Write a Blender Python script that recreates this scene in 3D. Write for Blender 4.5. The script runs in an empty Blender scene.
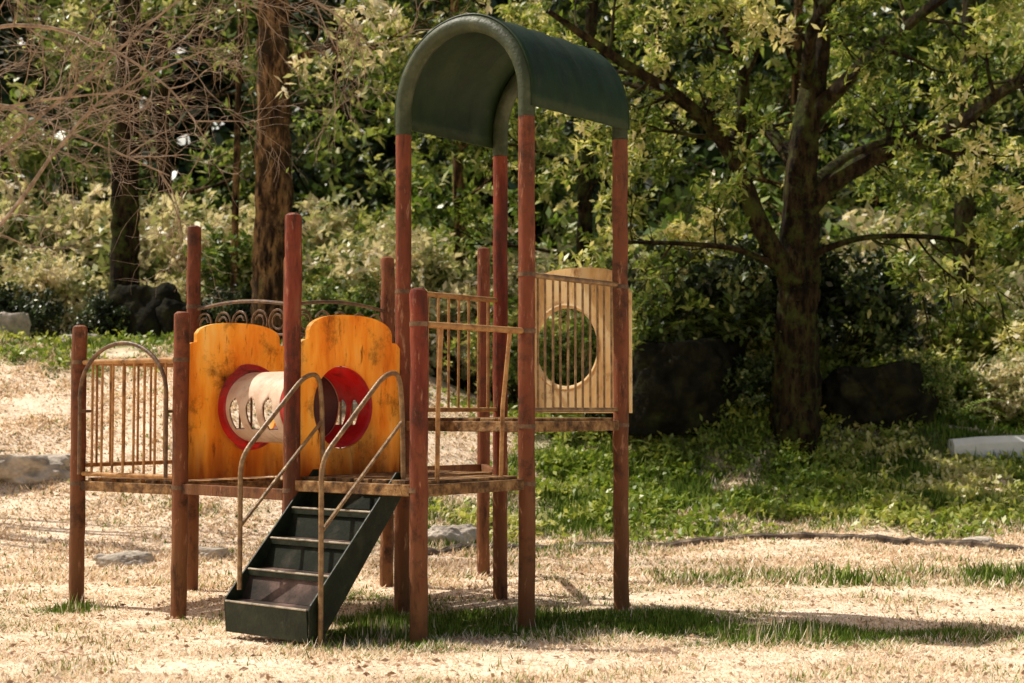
import bpy, math, random
import numpy as np
from mathutils import Vector
random.seed(7); rng=np.random.default_rng(7)
scene=bpy.context.scene
COL=scene.collection

# ------------------------------------------------------------------ helpers
def clamp01(t): return np.clip(t,0,1)
def sm(t):
    t=np.clip(t,0,1); return t*t*(3-2*t)
_ph=rng.uniform(0,6.28,(5,24,2)); _dr=rng.uniform(0,6.28,(5,24))
def n2(x,y,s,k=0):
    """cheap smooth noise -1..1"""
    x=np.asarray(x,float); y=np.asarray(y,float); v=0; 
    for i in range(12):
        f=s*(1+.35*(i%4)); a=_dr[k,i]
        v=v+np.sin((x*math.cos(a)+y*math.sin(a))*f+_ph[k,i,0]+1.3*np.sin((x*math.sin(a)-y*math.cos(a))*f*.6+_ph[k,i,1]))
    return v/5.0
def mound(x,y): return np.exp(-((x-3.0)/2.0)**2-((y-18.4)/1.1)**2)
def ground_z(x,y):
    x=np.asarray(x,float); y=np.asarray(y,float)
    z=.05*np.clip(8.2-y,0,2.2)
    L=sm((1.2-x)/4.5)
    z=z+(1-L)*.85*sm((y-13.4)/6.5)+L*2.0*sm((y-11.2)/8.0)
    z=z+.06*np.clip(y-20,0,16)
    z=z+1.15*np.clip(y-38,0,40)
    far=sm((y-10.5)/4)
    z=z+far*.07*n2(x,y,.9,0)*(1-.8*sm((x-4.6)/.8))+far*.035*n2(x,y,2.6,1)+.010*n2(x,y,3.0,2)
    z=z+1.0*mound(x,y)
    return z
def gz(x,y): return float(ground_z(x,y))
def green_shadow_amt(x,y):
    x=np.asarray(x,float); y=np.asarray(y,float)
    def g(cx,cy,sx,sy): return np.exp(-((x-cx)/sx)**2-((y-cy)/sy)**2)
    v=1.3*g(.35,8.3,1.0,.55)+1.2*g(1.7,7.8,.9,.36)+1.0*g(-.6,7.9,.5,.6)+.8*g(3.6,10.8,1.0,.5)+.6*g(2.5,10.3,.4,.25)+.8*g(-2.6,9.0,.25,.2)+.4*g(-1.6,8.5,.4,.4)+.25*g(1.5,10.5,1.2,1.0)  # patches beside the frame also put its cast shadow into the green
    v=v+.5*g(-.9,9.3,.5,.6)
    v=v+.95*sm((y-13.4)/2.2)*sm((x+.6)/1.2)+.8*sm((y-16.5)/3)*sm((-x-2.)/2)
    v=v+.6*g(-.3,13.6,1.6,1.3)
    n=n2(x,y,2.2,3)*.55+n2(x,y,7,4)*.4
    return clamp01(v*(1+n*.8)+.25*(n-.25))

# ------------------------------------------------------------------ materials
def nodes(mat):
    mat.use_nodes=True; nt=mat.node_tree; nt.nodes.clear(); return nt
def N(nt,t,**k):
    n=nt.nodes.new(t)
    for a,b in k.items(): setattr(n,a,b)
    return n
def ramp(nt,stops):
    r=N(nt,'ShaderNodeValToRGB'); e=r.color_ramp.elements
    while len(e)>1: e.remove(e[-1])
    e[0].position=stops[0][0]; e[0].color=(*stops[0][1],1)
    for p,c in stops[1:]:
        q=e.new(p); q.color=(*c,1)
    return r
def mk(name,stops,scale=6,stretch=(1,1,1),rough=.6,bump=.25,trans=0,zdirt=None,randmix=None,metal=0,spec=.3,fine=60,blot=None):
    m=bpy.data.materials.new(name); nt=nodes(m); L=nt.links
    out=N(nt,'ShaderNodeOutputMaterial'); b=N(nt,'ShaderNodeBsdfPrincipled')
    b.inputs['Roughness'].default_value=rough; b.inputs['Metallic'].default_value=metal
    b.inputs['Specular IOR Level'].default_value=spec
    tc=N(nt,'ShaderNodeTexCoord'); mp=N(nt,'ShaderNodeMapping'); mp.inputs['Scale'].default_value=stretch
    oi=N(nt,'ShaderNodeObjectInfo'); ad=N(nt,'ShaderNodeVectorMath',operation='ADD')
    sc=N(nt,'ShaderNodeMath',operation='MULTIPLY'); sc.inputs[1].default_value=37
    L.new(oi.outputs['Random'],sc.inputs[0]); L.new(tc.outputs['Object'],ad.inputs[0]); L.new(sc.outputs[0],ad.inputs[1])
    L.new(ad.outputs[0],mp.inputs['Vector'])
    n=N(nt,'ShaderNodeTexNoise'); n.inputs['Scale'].default_value=scale; n.inputs['Detail'].default_value=9; n.inputs['Roughness'].default_value=.62
    L.new(mp.outputs[0],n.inputs['Vector']); r=ramp(nt,stops); L.new(n.outputs['Fac'],r.inputs['Fac'])
    colr=r.outputs['Color']
    def blend(fac,c):
        nonlocal colr
        mx=N(nt,'ShaderNodeMix',data_type='RGBA'); mx.inputs[7].default_value=(*c,1)
        L.new(fac,mx.inputs[0]); L.new(colr,mx.inputs[6]); colr=mx.outputs[2]
    if randmix:
        ml=N(nt,'ShaderNodeMath',operation='MULTIPLY'); ml.inputs[1].default_value=.7; L.new(oi.outputs['Random'],ml.inputs[0]); blend(ml.outputs[0],randmix)
    if zdirt:
        c,h=zdirt; sx=N(nt,'ShaderNodeSeparateXYZ'); L.new(tc.outputs['Object'],sx.inputs[0])
        mr=N(nt,'ShaderNodeMapRange'); mr.inputs['From Min'].default_value=h; mr.inputs['From Max'].default_value=0
        L.new(sx.outputs['Z'],mr.inputs['Value'])
        n3=N(nt,'ShaderNodeTexNoise'); n3.inputs['Scale'].default_value=14; L.new(mp.outputs[0],n3.inputs['Vector'])
        mm=N(nt,'ShaderNodeMath',operation='MULTIPLY'); mm.use_clamp=True; m2=N(nt,'ShaderNodeMath',operation='MULTIPLY'); m2.inputs[1].default_value=1.9
        L.new(n3.outputs['Fac'],m2.inputs[0]); L.new(mr.outputs[0],mm.inputs[0]); L.new(m2.outputs[0],mm.inputs[1]); blend(mm.outputs[0],c)
    for bl in (blot or []):
        c,s,lo,hi=bl[:4]; n4=N(nt,'ShaderNodeTexNoise'); n4.inputs['Scale'].default_value=s; n4.inputs['Detail'].default_value=10; n4.inputs['Roughness'].default_value=.72
        L.new((mp if s>8 else ad).outputs[0],n4.inputs['Vector']); m4=N(nt,'ShaderNodeMapRange'); m4.inputs['From Min'].default_value=lo; m4.inputs['From Max'].default_value=hi
        L.new(n4.outputs['Fac'],m4.inputs['Value']); blend(m4.outputs[0],c)
    L.new(colr,b.inputs['Base Color'])
    f=N(nt,'ShaderNodeTexNoise'); f.inputs['Scale'].default_value=fine; f.inputs['Detail'].default_value=4; L.new(mp.outputs[0],f.inputs['Vector'])
    ad2=N(nt,'ShaderNodeMath',operation='ADD'); L.new(f.outputs['Fac'],ad2.inputs[0]); L.new(n.outputs['Fac'],ad2.inputs[1])
    bp=N(nt,'ShaderNodeBump'); bp.inputs['Strength'].default_value=bump; bp.inputs['Distance'].default_value=.02
    L.new(ad2.outputs[0],bp.inputs['Height']); L.new(bp.outputs[0],b.inputs['Normal'])
    rr=N(nt,'ShaderNodeMapRange'); rr.inputs['To Min'].default_value=max(.05,rough-.15); rr.inputs['To Max'].default_value=min(1,rough+.2)
    L.new(f.outputs['Fac'],rr.inputs['Value']); L.new(rr.outputs[0],b.inputs['Roughness'])
    sh=b.outputs[0]
    if trans:
        t=N(nt,'ShaderNodeBsdfTranslucent'); L.new(colr,t.inputs['Color']); mx=N(nt,'ShaderNodeMixShader'); mx.inputs[0].default_value=trans
        L.new(b.outputs[0],mx.inputs[1]); L.new(t.outputs[0],mx.inputs[2]); sh=mx.outputs[0]
    L.new(sh,out.inputs['Surface']); return m
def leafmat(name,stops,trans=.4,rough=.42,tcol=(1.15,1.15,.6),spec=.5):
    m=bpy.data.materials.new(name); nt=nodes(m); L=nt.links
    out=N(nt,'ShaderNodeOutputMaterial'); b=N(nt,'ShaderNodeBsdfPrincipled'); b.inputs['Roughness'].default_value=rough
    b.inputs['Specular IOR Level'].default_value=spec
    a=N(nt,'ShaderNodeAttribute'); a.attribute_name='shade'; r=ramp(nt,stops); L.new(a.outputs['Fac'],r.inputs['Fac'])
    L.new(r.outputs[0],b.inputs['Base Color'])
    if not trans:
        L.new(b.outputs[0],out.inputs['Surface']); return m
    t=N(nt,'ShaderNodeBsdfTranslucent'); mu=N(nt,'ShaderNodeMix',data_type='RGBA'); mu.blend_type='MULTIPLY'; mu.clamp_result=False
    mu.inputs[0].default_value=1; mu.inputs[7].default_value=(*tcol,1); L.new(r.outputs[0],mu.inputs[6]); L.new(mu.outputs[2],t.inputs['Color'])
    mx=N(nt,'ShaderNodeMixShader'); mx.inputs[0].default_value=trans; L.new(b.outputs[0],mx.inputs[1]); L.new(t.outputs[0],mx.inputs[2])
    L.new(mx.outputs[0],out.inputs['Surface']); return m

M_post=mk('red_painted_post',[(.34,(.06,.017,.010)),(.45,(.155,.028,.016)),(.55,(.23,.050,.024)),(.64,(.26,.09,.042)),(.74,(.12,.055,.028))],scale=7,stretch=(1,1,.22),rough=.6,bump=.3,zdirt=((.19,.085,.035),1.3),randmix=(.21,.085,.036),spec=.18,blot=[((.05,.024,.014),5,.52,.68),((.045,.020,.012),13,.55,.68),((.55,.30,.17),23,.58,.72)])
M_rail=mk('tan_painted_rail',[(.3,(.14,.07,.025)),(.5,(.42,.21,.075)),(.7,(.56,.33,.13))],scale=16,rough=.6)
M_beam=mk('weathered_beam',[(.34,(.05,.027,.014)),(.45,(.17,.085,.03)),(.56,(.33,.18,.07)),(.66,(.45,.28,.12)),(.76,(.09,.05,.025))],scale=16,rough=.75,blot=[((.06,.03,.016),6,.50,.66)])
M_pipe=mk('rusty_dark_pipe',[(.3,(.05,.028,.015)),(.5,(.14,.075,.035)),(.7,(.26,.15,.07))],scale=20,rough=.45,spec=.4)
M_hand=mk('worn_yellow_brown_pipe',[(.3,(.10,.055,.025)),(.5,(.23,.13,.05)),(.7,(.42,.27,.12))],scale=20,rough=.4,spec=.5)
M_orange=mk('orange_panel',[(.30,(.55,.19,.02)),(.42,(.85,.36,.035)),(.54,(.95,.55,.09)),(.68,(.94,.72,.28))],scale=6,stretch=(1,1,.22),rough=.55,bump=.2,trans=.45,zdirt=((.40,.13,.02),.28),blot=[((.14,.045,.012),4.5,.54,.72),((.16,.05,.015),20,.57,.70)])
M_tan=mk('faded_tan_panel',[(.28,(.60,.34,.12)),(.45,(.90,.66,.32)),(.6,(.95,.79,.48)),(.75,(.92,.78,.56))],scale=6,stretch=(1,1,.3),rough=.6,bump=.15,trans=.42,blot=[((.36,.17,.06),6,.54,.70),((.3,.14,.05),22,.57,.70)])
M_red=mk('red_fibreglass',[(.32,(.45,.018,.018)),(.5,(.68,.035,.035)),(.7,(.78,.15,.13))],scale=5,rough=.4,bump=.1,trans=.42,spec=.5,blot=[((.22,.02,.015),5,.54,.72)])
M_lining=mk('shaded_red_lining',[(.3,(.08,.010,.008)),(.7,(.16,.025,.018))],scale=4,rough=.5,bump=.05)  # near-black red puts the tube's inner shade into the colour behind the slots
M_cream=mk('pale_pink_fibreglass',[(.3,(.42,.26,.17)),(.5,(.66,.49,.36)),(.7,(.74,.61,.48))],scale=6,rough=.45,bump=.1,spec=.4,blot=[((.30,.17,.10),5,.55,.75)])
M_roof=mk('green_fibreglass',[(.28,(.007,.014,.005)),(.5,(.013,.030,.010)),(.72,(.030,.050,.018))],scale=3,stretch=(1,1,.6),rough=.5,bump=.06,spec=.2,blot=[((.05,.058,.028),4,.58,.80)])
M_hoop=mk('green_painted_pipe',[(.3,(.022,.03,.013)),(.55,(.045,.058,.025)),(.75,(.11,.12,.065))],scale=7,rough=.5)
M_stair=mk('dark_green_metal',[(.28,(.005,.009,.004)),(.5,(.011,.018,.008)),(.66,(.028,.034,.018)),(.78,(.16,.13,.08))],scale=10,rough=.5,bump=.15,spec=.28,blot=[((.06,.06,.038),18,.60,.74)])
M_tread=mk('worn_tread',[(.3,(.015,.013,.009)),(.48,(.045,.030,.023)),(.60,(.13,.08,.065)),(.72,(.26,.18,.15))],scale=5,rough=.6,bump=.1,spec=.2)
M_risershade=mk('shaded_riser',[(.3,(.004,.006,.003)),(.55,(.010,.013,.006)),(.75,(.05,.042,.03))],scale=8,rough=.65,bump=.1,spec=.12)  # upper risers near-black, the shade between treads put into their colour
M_nose=mk('worn_tread_nosing',[(.3,(.16,.13,.09)),(.6,(.50,.43,.32))],scale=18,rough=.5)
M_bark=mk('bark',[(.36,(.015,.009,.005)),(.46,(.08,.045,.020)),(.57,(.26,.15,.065)),(.70,(.15,.14,.04))],scale=8,stretch=(1,1,.22),rough=.95,bump=1.0,fine=22,spec=.1,blot=[((.010,.006,.004),20,.48,.60),((.03,.02,.01),2.5,.48,.60)])
M_barkd=mk('dark_mossy_bark',[(.36,(.006,.004,.002)),(.46,(.018,.012,.006)),(.58,(.042,.028,.012)),(.72,(.065,.075,.016))],scale=8,stretch=(1,1,.3),rough=.95,bump=1.0,fine=22,spec=.1,blot=[((.005,.003,.002),20,.47,.60),((.05,.062,.013),4,.50,.64)])
M_twig=mk('pale_twig_bark',[(.3,(.10,.07,.045)),(.6,(.40,.29,.20))],scale=8,rough=.9)
M_rock=mk('rock',[(.3,(.18,.15,.12)),(.5,(.44,.38,.31)),(.7,(.62,.55,.46))],scale=5,rough=.95,bump=.8,fine=24)
M_rockd=mk('shaded_mossy_rock',[(.3,(.006,.006,.004)),(.5,(.016,.015,.010)),(.66,(.035,.035,.015)),(.78,(.07,.08,.025))],scale=4,rough=.95,bump=1.,fine=24,spec=.05)  # near-black stops put the shade under the tree into the rock colour
M_conc=mk('pale_concrete',[(.3,(.75,.73,.68)),(.6,(.88,.86,.82))],scale=3,rough=.85)
M_kerb=mk('stained_kerb',[(.3,(.04,.03,.025)),(.5,(.12,.09,.065)),(.7,(.36,.28,.2))],scale=8,rough=.95,bump=.8)
M_leaf=leafmat('sunny_leaf',[(0,(.008,.016,.003)),(.26,(.045,.08,.012)),(.44,(.16,.23,.04)),(.60,(.42,.45,.13)),(.76,(.82,.74,.42)),(1,(.95,.87,.68))],trans=.40)  # leaf ramps here and below hold sun highlights and gap shade as colour
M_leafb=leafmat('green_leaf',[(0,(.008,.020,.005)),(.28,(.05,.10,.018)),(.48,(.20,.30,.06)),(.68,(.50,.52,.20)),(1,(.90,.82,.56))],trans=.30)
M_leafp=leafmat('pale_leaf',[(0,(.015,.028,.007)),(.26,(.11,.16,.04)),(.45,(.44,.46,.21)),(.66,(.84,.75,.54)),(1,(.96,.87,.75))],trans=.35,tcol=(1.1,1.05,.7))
M_leafd=leafmat('shaded_leaf',[(0,(.004,.008,.002)),(.4,(.018,.034,.009)),(.7,(.08,.13,.03)),(.88,(.34,.36,.12)),(1,(.7,.62,.36))],trans=0)  # shaded copy of the leaf ramp, woodland shade put into the colour
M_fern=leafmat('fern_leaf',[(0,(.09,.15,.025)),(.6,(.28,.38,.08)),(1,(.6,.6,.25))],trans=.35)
M_grass=leafmat('grass_blade',[(0,(.045,.09,.012)),(.2,(.14,.22,.03)),(.36,(.34,.40,.10)),(.42,(.34,.23,.13)),(.52,(.68,.50,.33)),(.7,(.88,.71,.52)),(1,(.97,.86,.72))],trans=.2,rough=.85,tcol=(1.0,1.0,.88),spec=.05)
M_weed=leafmat('weed_leaf',[(0,(.05,.09,.012)),(.35,(.17,.26,.035)),(.65,(.42,.46,.10)),(1,(.88,.76,.48))],trans=.35)
M_litter=leafmat('dry_leaf',[(0,(.16,.09,.055)),(.5,(.42,.27,.17)),(1,(.8,.63,.48))],trans=.2,rough=.8,tcol=(1,.9,.7))

def ground_mat():
    m=bpy.data.materials.new('dry_lawn'); nt=nodes(m); L=nt.links
    out=N(nt,'ShaderNodeOutputMaterial'); b=N(nt,'ShaderNodeBsdfPrincipled'); b.inputs['Roughness'].default_value=.95; b.inputs['Specular IOR Level'].default_value=.05
    tc=N(nt,'ShaderNodeTexCoord')
    def noise(s,d=8,r=.6):
        n=N(nt,'ShaderNodeTexNoise'); n.inputs['Scale'].default_value=s; n.inputs['Detail'].default_value=d; n.inputs['Roughness'].default_value=r
        L.new(tc.outputs['Object'],n.inputs['Vector']); return n
    f=noise(48,8,.8); g=noise(5,9,.75)
    mixf=N(nt,'ShaderNodeMath',operation='ADD'); h=N(nt,'ShaderNodeMath',operation='MULTIPLY'); h.inputs[1].default_value=.55
    L.new(f.outputs['Fac'],h.inputs[0]); h2=N(nt,'ShaderNodeMath',operation='MULTIPLY'); h2.inputs[1].default_value=.45; L.new(g.outputs['Fac'],h2.inputs[0])
    L.new(h.outputs[0],mixf.inputs[0]); L.new(h2.outputs[0],mixf.inputs[1])
    dry=ramp(nt,[(.38,(.22,.15,.08)),(.44,(.56,.41,.28)),(.50,(.86,.69,.52)),(.60,(.95,.82,.67))]); L.new(mixf.outputs[0],dry.inputs[0])
    grn=ramp(nt,[(.38,(.04,.055,.014)),(.5,(.15,.19,.04)),(.62,(.48,.43,.18))]); L.new(mixf.outputs[0],grn.inputs[0])
    at=N(nt,'ShaderNodeAttribute'); at.attribute_name='green'
    mr=N(nt,'ShaderNodeMath',operation='MULTIPLY'); mr.use_clamp=True; L.new(at.outputs['Fac'],mr.inputs[0]); mm=N(nt,'ShaderNodeMath',operation='MULTIPLY'); mm.inputs[1].default_value=1.6
    L.new(f.outputs['Fac'],mm.inputs[0]); L.new(mm.outputs[0],mr.inputs[1])
    mx=N(nt,'ShaderNodeMix',data_type='RGBA'); L.new(mr.outputs[0],mx.inputs[0]); L.new(dry.outputs[0],mx.inputs[6]); L.new(grn.outputs[0],mx.inputs[7])
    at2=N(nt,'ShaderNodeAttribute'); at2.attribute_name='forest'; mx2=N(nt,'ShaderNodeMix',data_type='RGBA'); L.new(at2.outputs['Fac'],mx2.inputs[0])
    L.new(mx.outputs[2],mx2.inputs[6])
    fr=ramp(nt,[(.4,(.012,.014,.006)),(.55,(.04,.045,.016)),(.7,(.12,.11,.045))]); L.new(mixf.outputs[0],fr.inputs[0]); L.new(fr.outputs[0],mx2.inputs[7])  # near-black hill floor, darkness behind the trees put into the colour
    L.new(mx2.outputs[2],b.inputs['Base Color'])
    bp=N(nt,'ShaderNodeBump'); bp.inputs['Strength'].default_value=.5; bp.inputs['Distance'].default_value=.02; L.new(mixf.outputs[0],bp.inputs['Height']); L.new(bp.outputs[0],b.inputs['Normal'])
    L.new(b.outputs[0],out.inputs['Surface']); return m

# ------------------------------------------------------------------ mesh tools
def raw_mesh(name,V,F4,smooth=False,attrs=None):
    V=np.asarray(V,np.float32).reshape(-1,3); F4=np.asarray(F4,np.int32); n,k=F4.shape
    me=bpy.data.meshes.new(name); me.vertices.add(len(V)); me.vertices.foreach_set('co',V.ravel())
    me.loops.add(n*k); me.loops.foreach_set('vertex_index',F4.ravel())
    me.polygons.add(n); me.polygons.foreach_set('loop_start',np.arange(0,n*k,k,dtype=np.int32))
    if smooth: me.polygons.foreach_set('use_smooth',np.ones(n,bool))
    if attrs:
        for a,v in attrs.items():
            at=me.attributes.new(a,'FLOAT','POINT'); at.data.foreach_set('value',np.asarray(v,np.float32))
    me.update(calc_edges=True); return me
class MB:
    def __init__(s): s.v=[]; s.f=[]
    def add(s,vs,fs):
        o=len(s.v); s.v+= [tuple(map(float,p)) for p in vs]; s.f+=[tuple(i+o for i in f) for f in fs]
    def beam(s,p0,p1,w,h):
        p0=Vector(p0); p1=Vector(p1); d=(p1-p0).normalized(); up=Vector((0,0,1))
        if abs(d.z)>.95: up=Vector((1,0,0))
        a=d.cross(up).normalized()*w/2; b=a.cross(d).normalized()*h/2
        vs=[p+q for p in (p0,p1) for q in (-a-b,a-b,a+b,-a+b)]
        s.add(vs,[(3,2,1,0),(4,5,6,7),(0,1,5,4),(1,2,6,5),(2,3,7,6),(3,0,4,7)])
    def tube(s,path,rad,sides=10,caps=True,closed=False):
        P=[Vector(p) for p in path]; n=len(P)
        if not hasattr(rad,'__len__'): rad=[rad]*n
        ref=None; vs=[]
        for i in range(n):
            if closed: d=(P[(i+1)%n]-P[i-1]).normalized()
            else: d=(P[min(i+1,n-1)]-P[max(i-1,0)]).normalized()
            if ref is None:
                ref=Vector((0,0,1)) if abs(d.z)<.9 else Vector((1,0,0))
            a=(ref-d*ref.dot(d)).normalized(); ref=a; b=d.cross(a)
            for k in range(sides):
                t=2*math.pi*k/sides; vs.append(P[i]+(a*math.cos(t)+b*math.sin(t))*rad[i])
        fs=[]
        m=n if closed else n-1
        for i in range(m):
            for k in range(sides):
                j=(i+1)%n
                fs.append((i*sides+k,i*sides+(k+1)%sides,j*sides+(k+1)%sides,j*sides+k))
        if caps and not closed:
            fs.append(tuple(range(sides))[::-1]); fs.append(tuple((n-1)*sides+k for k in range(sides)))
        s.add(vs,fs)
def put(name,mb,mat,parent=None,smooth=False,bevel=0,origin=None,label=None):
    V=np.array(mb.v)
    if origin is None:
        mn=V.min(0); mx=V.max(0); origin=Vector(((mn[0]+mx[0])/2,(mn[1]+mx[1])/2,mn[2]))
    origin=Vector(origin)
    me=bpy.data.meshes.new(name); me.from_pydata([(v[0]-origin.x,v[1]-origin.y,v[2]-origin.z) for v in V],[],mb.f); me.update()
    me.materials.append(mat)
    if smooth:
        me.polygons.foreach_set('use_smooth',[True]*len(me.polygons))
        try: me.set_sharp_from_angle(angle=math.radians(40))
        except Exception: pass
    ob=bpy.data.objects.new(name,me); COL.objects.link(ob)
    if parent:
        w=Vector(parent['_w']); ob.parent=parent; ob.location=origin-w
    else: ob.location=origin
    ob['_w']=tuple(origin)
    if bevel:
        b=ob.modifiers.new('bevel','BEVEL'); b.width=bevel; b.segments=2; b.limit_method='ANGLE'
    if label: ob['label']=label
    return ob
def empty(name,loc,label,cat,group=None):
    e=bpy.data.objects.new(name,None); e.empty_display_size=.3; COL.objects.link(e); e.location=loc; e['_w']=tuple(loc); e['label']=label; e['category']=cat
    if group: e['group']=group
    return e
def top(ob,label=None,cat=None,group=None,kind=None):
    if label: ob['label']=label
    if cat: ob['category']=cat
    if group: ob['group']=group
    if kind: ob['kind']=kind
    return ob

def unit(a): return a/np.maximum(np.linalg.norm(a,axis=-1,keepdims=True),1e-6)
def leaves(name,C,k,L,W,up=.3,spread=.03,mat=None,shade=None,flat=0,big=1.1):
    C=np.asarray(C,float); n=len(C); M=n*k
    P=np.repeat(C,k,0)+rng.normal(0,spread,(M,3))
    D=rng.normal(0,1,(M,3)); D[:,2]*=(1-flat); D=unit(D); D[:,2]+=up; D=unit(D)
    R=rng.normal(0,1,(M,3))
    up_=np.tile([0,0,1.],(M,1))*1.2+R*.7
    S=unit(np.cross(D,up_)); Nn=np.cross(S,D)
    ln=(L*rng.uniform(.6,1.25,(M,1))); wd=W*rng.uniform(.7,1.2,(M,1))
    V=np.stack([P,P+D*ln*.5+S*wd-Nn*0.0,P+D*ln-Nn*ln*.18,P+D*ln*.5-S*wd],1)
    F=np.arange(M*4).reshape(M,4)
    cs=rng.uniform(0,1,n) if shade is None else shade
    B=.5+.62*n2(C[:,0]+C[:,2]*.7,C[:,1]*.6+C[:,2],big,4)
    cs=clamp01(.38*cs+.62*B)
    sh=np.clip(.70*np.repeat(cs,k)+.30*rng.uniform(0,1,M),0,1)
    me=raw_mesh(name,V,F,attrs={'shade':np.repeat(sh,4)})
    if mat: me.materials.append(mat)
    return me

# ------------------------------------------------------------------ ground
def axis(a,b,c,d,nf,nc):
    l=np.linspace(a,b,nc,endpoint=False); m=np.linspace(b,c,nf,endpoint=False); r=np.linspace(c,d,nc+1); return np.concatenate([l,m,r])
xs=axis(-90,-9,9,90,260,50); ys=axis(-60,5,22,85,260,60)
X,Y=np.meshgrid(xs,ys); Z=ground_z(X,Y)
nx,ny=len(xs),len(ys); idx=np.arange(nx*ny).reshape(ny,nx)
F=np.stack([idx[:-1,:-1],idx[:-1,1:],idx[1:,1:],idx[1:,:-1]],-1).reshape(-1,4)
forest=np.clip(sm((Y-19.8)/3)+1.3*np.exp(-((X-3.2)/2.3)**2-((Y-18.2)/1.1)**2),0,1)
me=raw_mesh('ground',np.stack([X,Y,Z],-1),F,smooth=True,attrs={'green':green_shadow_amt(X,Y).ravel(),'forest':forest.ravel()})
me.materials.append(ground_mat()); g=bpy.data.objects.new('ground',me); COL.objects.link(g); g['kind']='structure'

# ------------------------------------------------------------------ playground
P={'H':(.08,8.18),'F':(-.638,8.76),'J':(.645,8.9),'I':(-.075,9.49),'G':(-.465,7.50),'D':(-1.18,8.05),'B':(-1.92,8.70),'X':(-1.38,9.34),'A':(-2.66,9.22),'C':(-2.11,9.92),'E':(-.84,10.1),'K':(-.205,10.8)}
HT={'H':2.80,'F':2.80,'J':2.80,'I':2.80,'G':1.80,'D':2.25,'B':1.76,'X':2.15,'A':1.71,'C':2.41,'E':2.22,'K':2.36}
def pt(k,z,o=(0,0)): return Vector((P[k][0]+o[0],P[k][1]+o[1],z))
U=Vector((-.78,.626,0)).normalized(); Vv=Vector((.626,.78,0)).normalized()
root=empty('playground_climbing_frame',(-.6,8.9,0),'weathered red and orange climbing frame with green arched roof','climbing frame')
def post(k):
    mb=MB(); x,y=P[k]; h=HT[k]; r=.046; b=gz(x,y)-.25; roofed=h==2.8
    zs=[b,0.0]+[h*i/14 for i in range(1,14)]+[h-.03]
    path=[(x+random.gauss(0,.0018),y+random.gauss(0,.0018),z) for z in zs]; rad=[r]*len(zs)
    if roofed: path+=[(x,y,h)]; rad+=[r]
    else:
        path+=[(x,y,h-.012),(x,y,h)]; rad+=[r*.93,r*.55]
    mb.tube(path,rad,20)
    return put('post',mb,M_post,root,smooth=True,origin=(x,y,gz(x,y)))
for k in P: post(k)
def collars(k,zs,mat=M_pipe):
    for z in zs:
        mb=MB(); mb.tube([pt(k,z-.012),pt(k,z+.012)],.049,20); put('clamp_collar',mb,mat,root,smooth=True)
collars('H',[1.10,1.93,.79,1.62]); collars('J',[1.10,1.92]); collars('F',[1.10,1.88]); collars('G',[.79,1.62]); collars('B',[.74,1.48]); collars('A',[.74,1.48]); collars('D',[.76,]);collars('C',[.74,1.87])

def inset(a,b,z,e=.045,za=None,zb=None,off=Vector((0,0,0))):
    p=pt(a,z if za is None else za)+off; q=pt(b,z if zb is None else zb)+off; d=(q-p).normalized(); return p+d*e,q-d*e
def deck(c4,z,name='deck',mat=M_beam):
    a,b,c,d=[pt(k,z) for k in c4]
    mb=MB(); n=7
    for i in range(n):
        t0=(i+.06)/n; t1=(i+.94)/n; tm=(t0+t1)/2
        p=a.lerp(b,tm); q=d.lerp(c,tm); e=(q-p).normalized()*.06
        w=(b-a).length*(t1-t0)*.9
        mb.beam(p+e-Vector((0,0,.016)),q-e-Vector((0,0,.016)),w,.028)
    put(name,mb,mat,root,bevel=.003)
    ks=[a,b,c,d]
    for i in range(4):
        p=ks[i]-Vector((0,0,.048)); q=ks[(i+1)%4]-Vector((0,0,.048)); e=(q-p).normalized()*.045
        mb=MB(); mb.beam(p+e,q-e,.04,.058); 
        put('deck_beam',mb,mat,root,bevel=.004)
deck(['H','F','I','J'],1.145)
deck(['G','D','F','H'],.835)
deck(['B','A','C','X'],.775)
deck(['X','F','I','E'],.80)
for a,b in (('B','D'),('X','F')):
    mb=MB(); p,q=inset(a,b,.735); mb.beam(p,q,.04,.06); put('deck_beam',mb,M_post,root,bevel=.004)
for a,b in (('E','K'),('K','I')):
    mb=MB(); p,q=inset(a,b,.77); mb.beam(p,q,.04,.06); put('deck_beam',mb,M_post,root,bevel=.004)

def railing(a,b,zt,zb,n,off=Vector((0,0,0)),mat=M_rail,r=.016,rb=.008,rings=False,label=None):
    mb=MB(); p,q=inset(a,b,zt,.03,off=off)
    p2,q2=inset(a,b,zb,.03,off=off); mb.tube([p2,q2],r*.85,10)
    d=(q-p).normalized()
    if rings:
        arch=[p.lerp(q,t)+Vector((0,0,.035*math.sin(math.pi*t)-.03)) for t in np.linspace(0,1,15)]; mb.tube(arch,r*.75,8)
        p3,q3=inset(a,b,zt-.22,.03,off=off); mb.tube([p3,q3],.009,8)
        m=5
        for i in range(m):
            t=(i+.5)/m; c=p.lerp(q,t)
            # spiral scroll
            pts=[]
            for u in np.linspace(0,1,30):
                R=.086*(1-.62*u); an=-math.pi/2+u*3.4*math.pi*(1 if i%2 else -1)
                pts.append(Vector((c.x,c.y,zt-.130))+d*math.cos(an)*R+Vector((0,0,math.sin(an)*R)))
            mb.tube(pts,.0075,6)
        for i in range(n):
            t=(i+1)/(n+1); mb.tube([p2.lerp(q2,t)+Vector((0,0,.002)),p3.lerp(q3,t)-Vector((0,0,.002))],rb,8)
    else:
        mb.tube([p,q],r,10)
        for i in range(n):
            t=(i+1)/(n+1)+random.gauss(0,.003); mb.tube([p2.lerp(q2,t)+Vector((0,0,.002)),p.lerp(q,t+random.gauss(0,.002))-Vector((0,0,.002))],rb,8)
    return put('railing',mb,mat,root,smooth=True,label=label)
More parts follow.
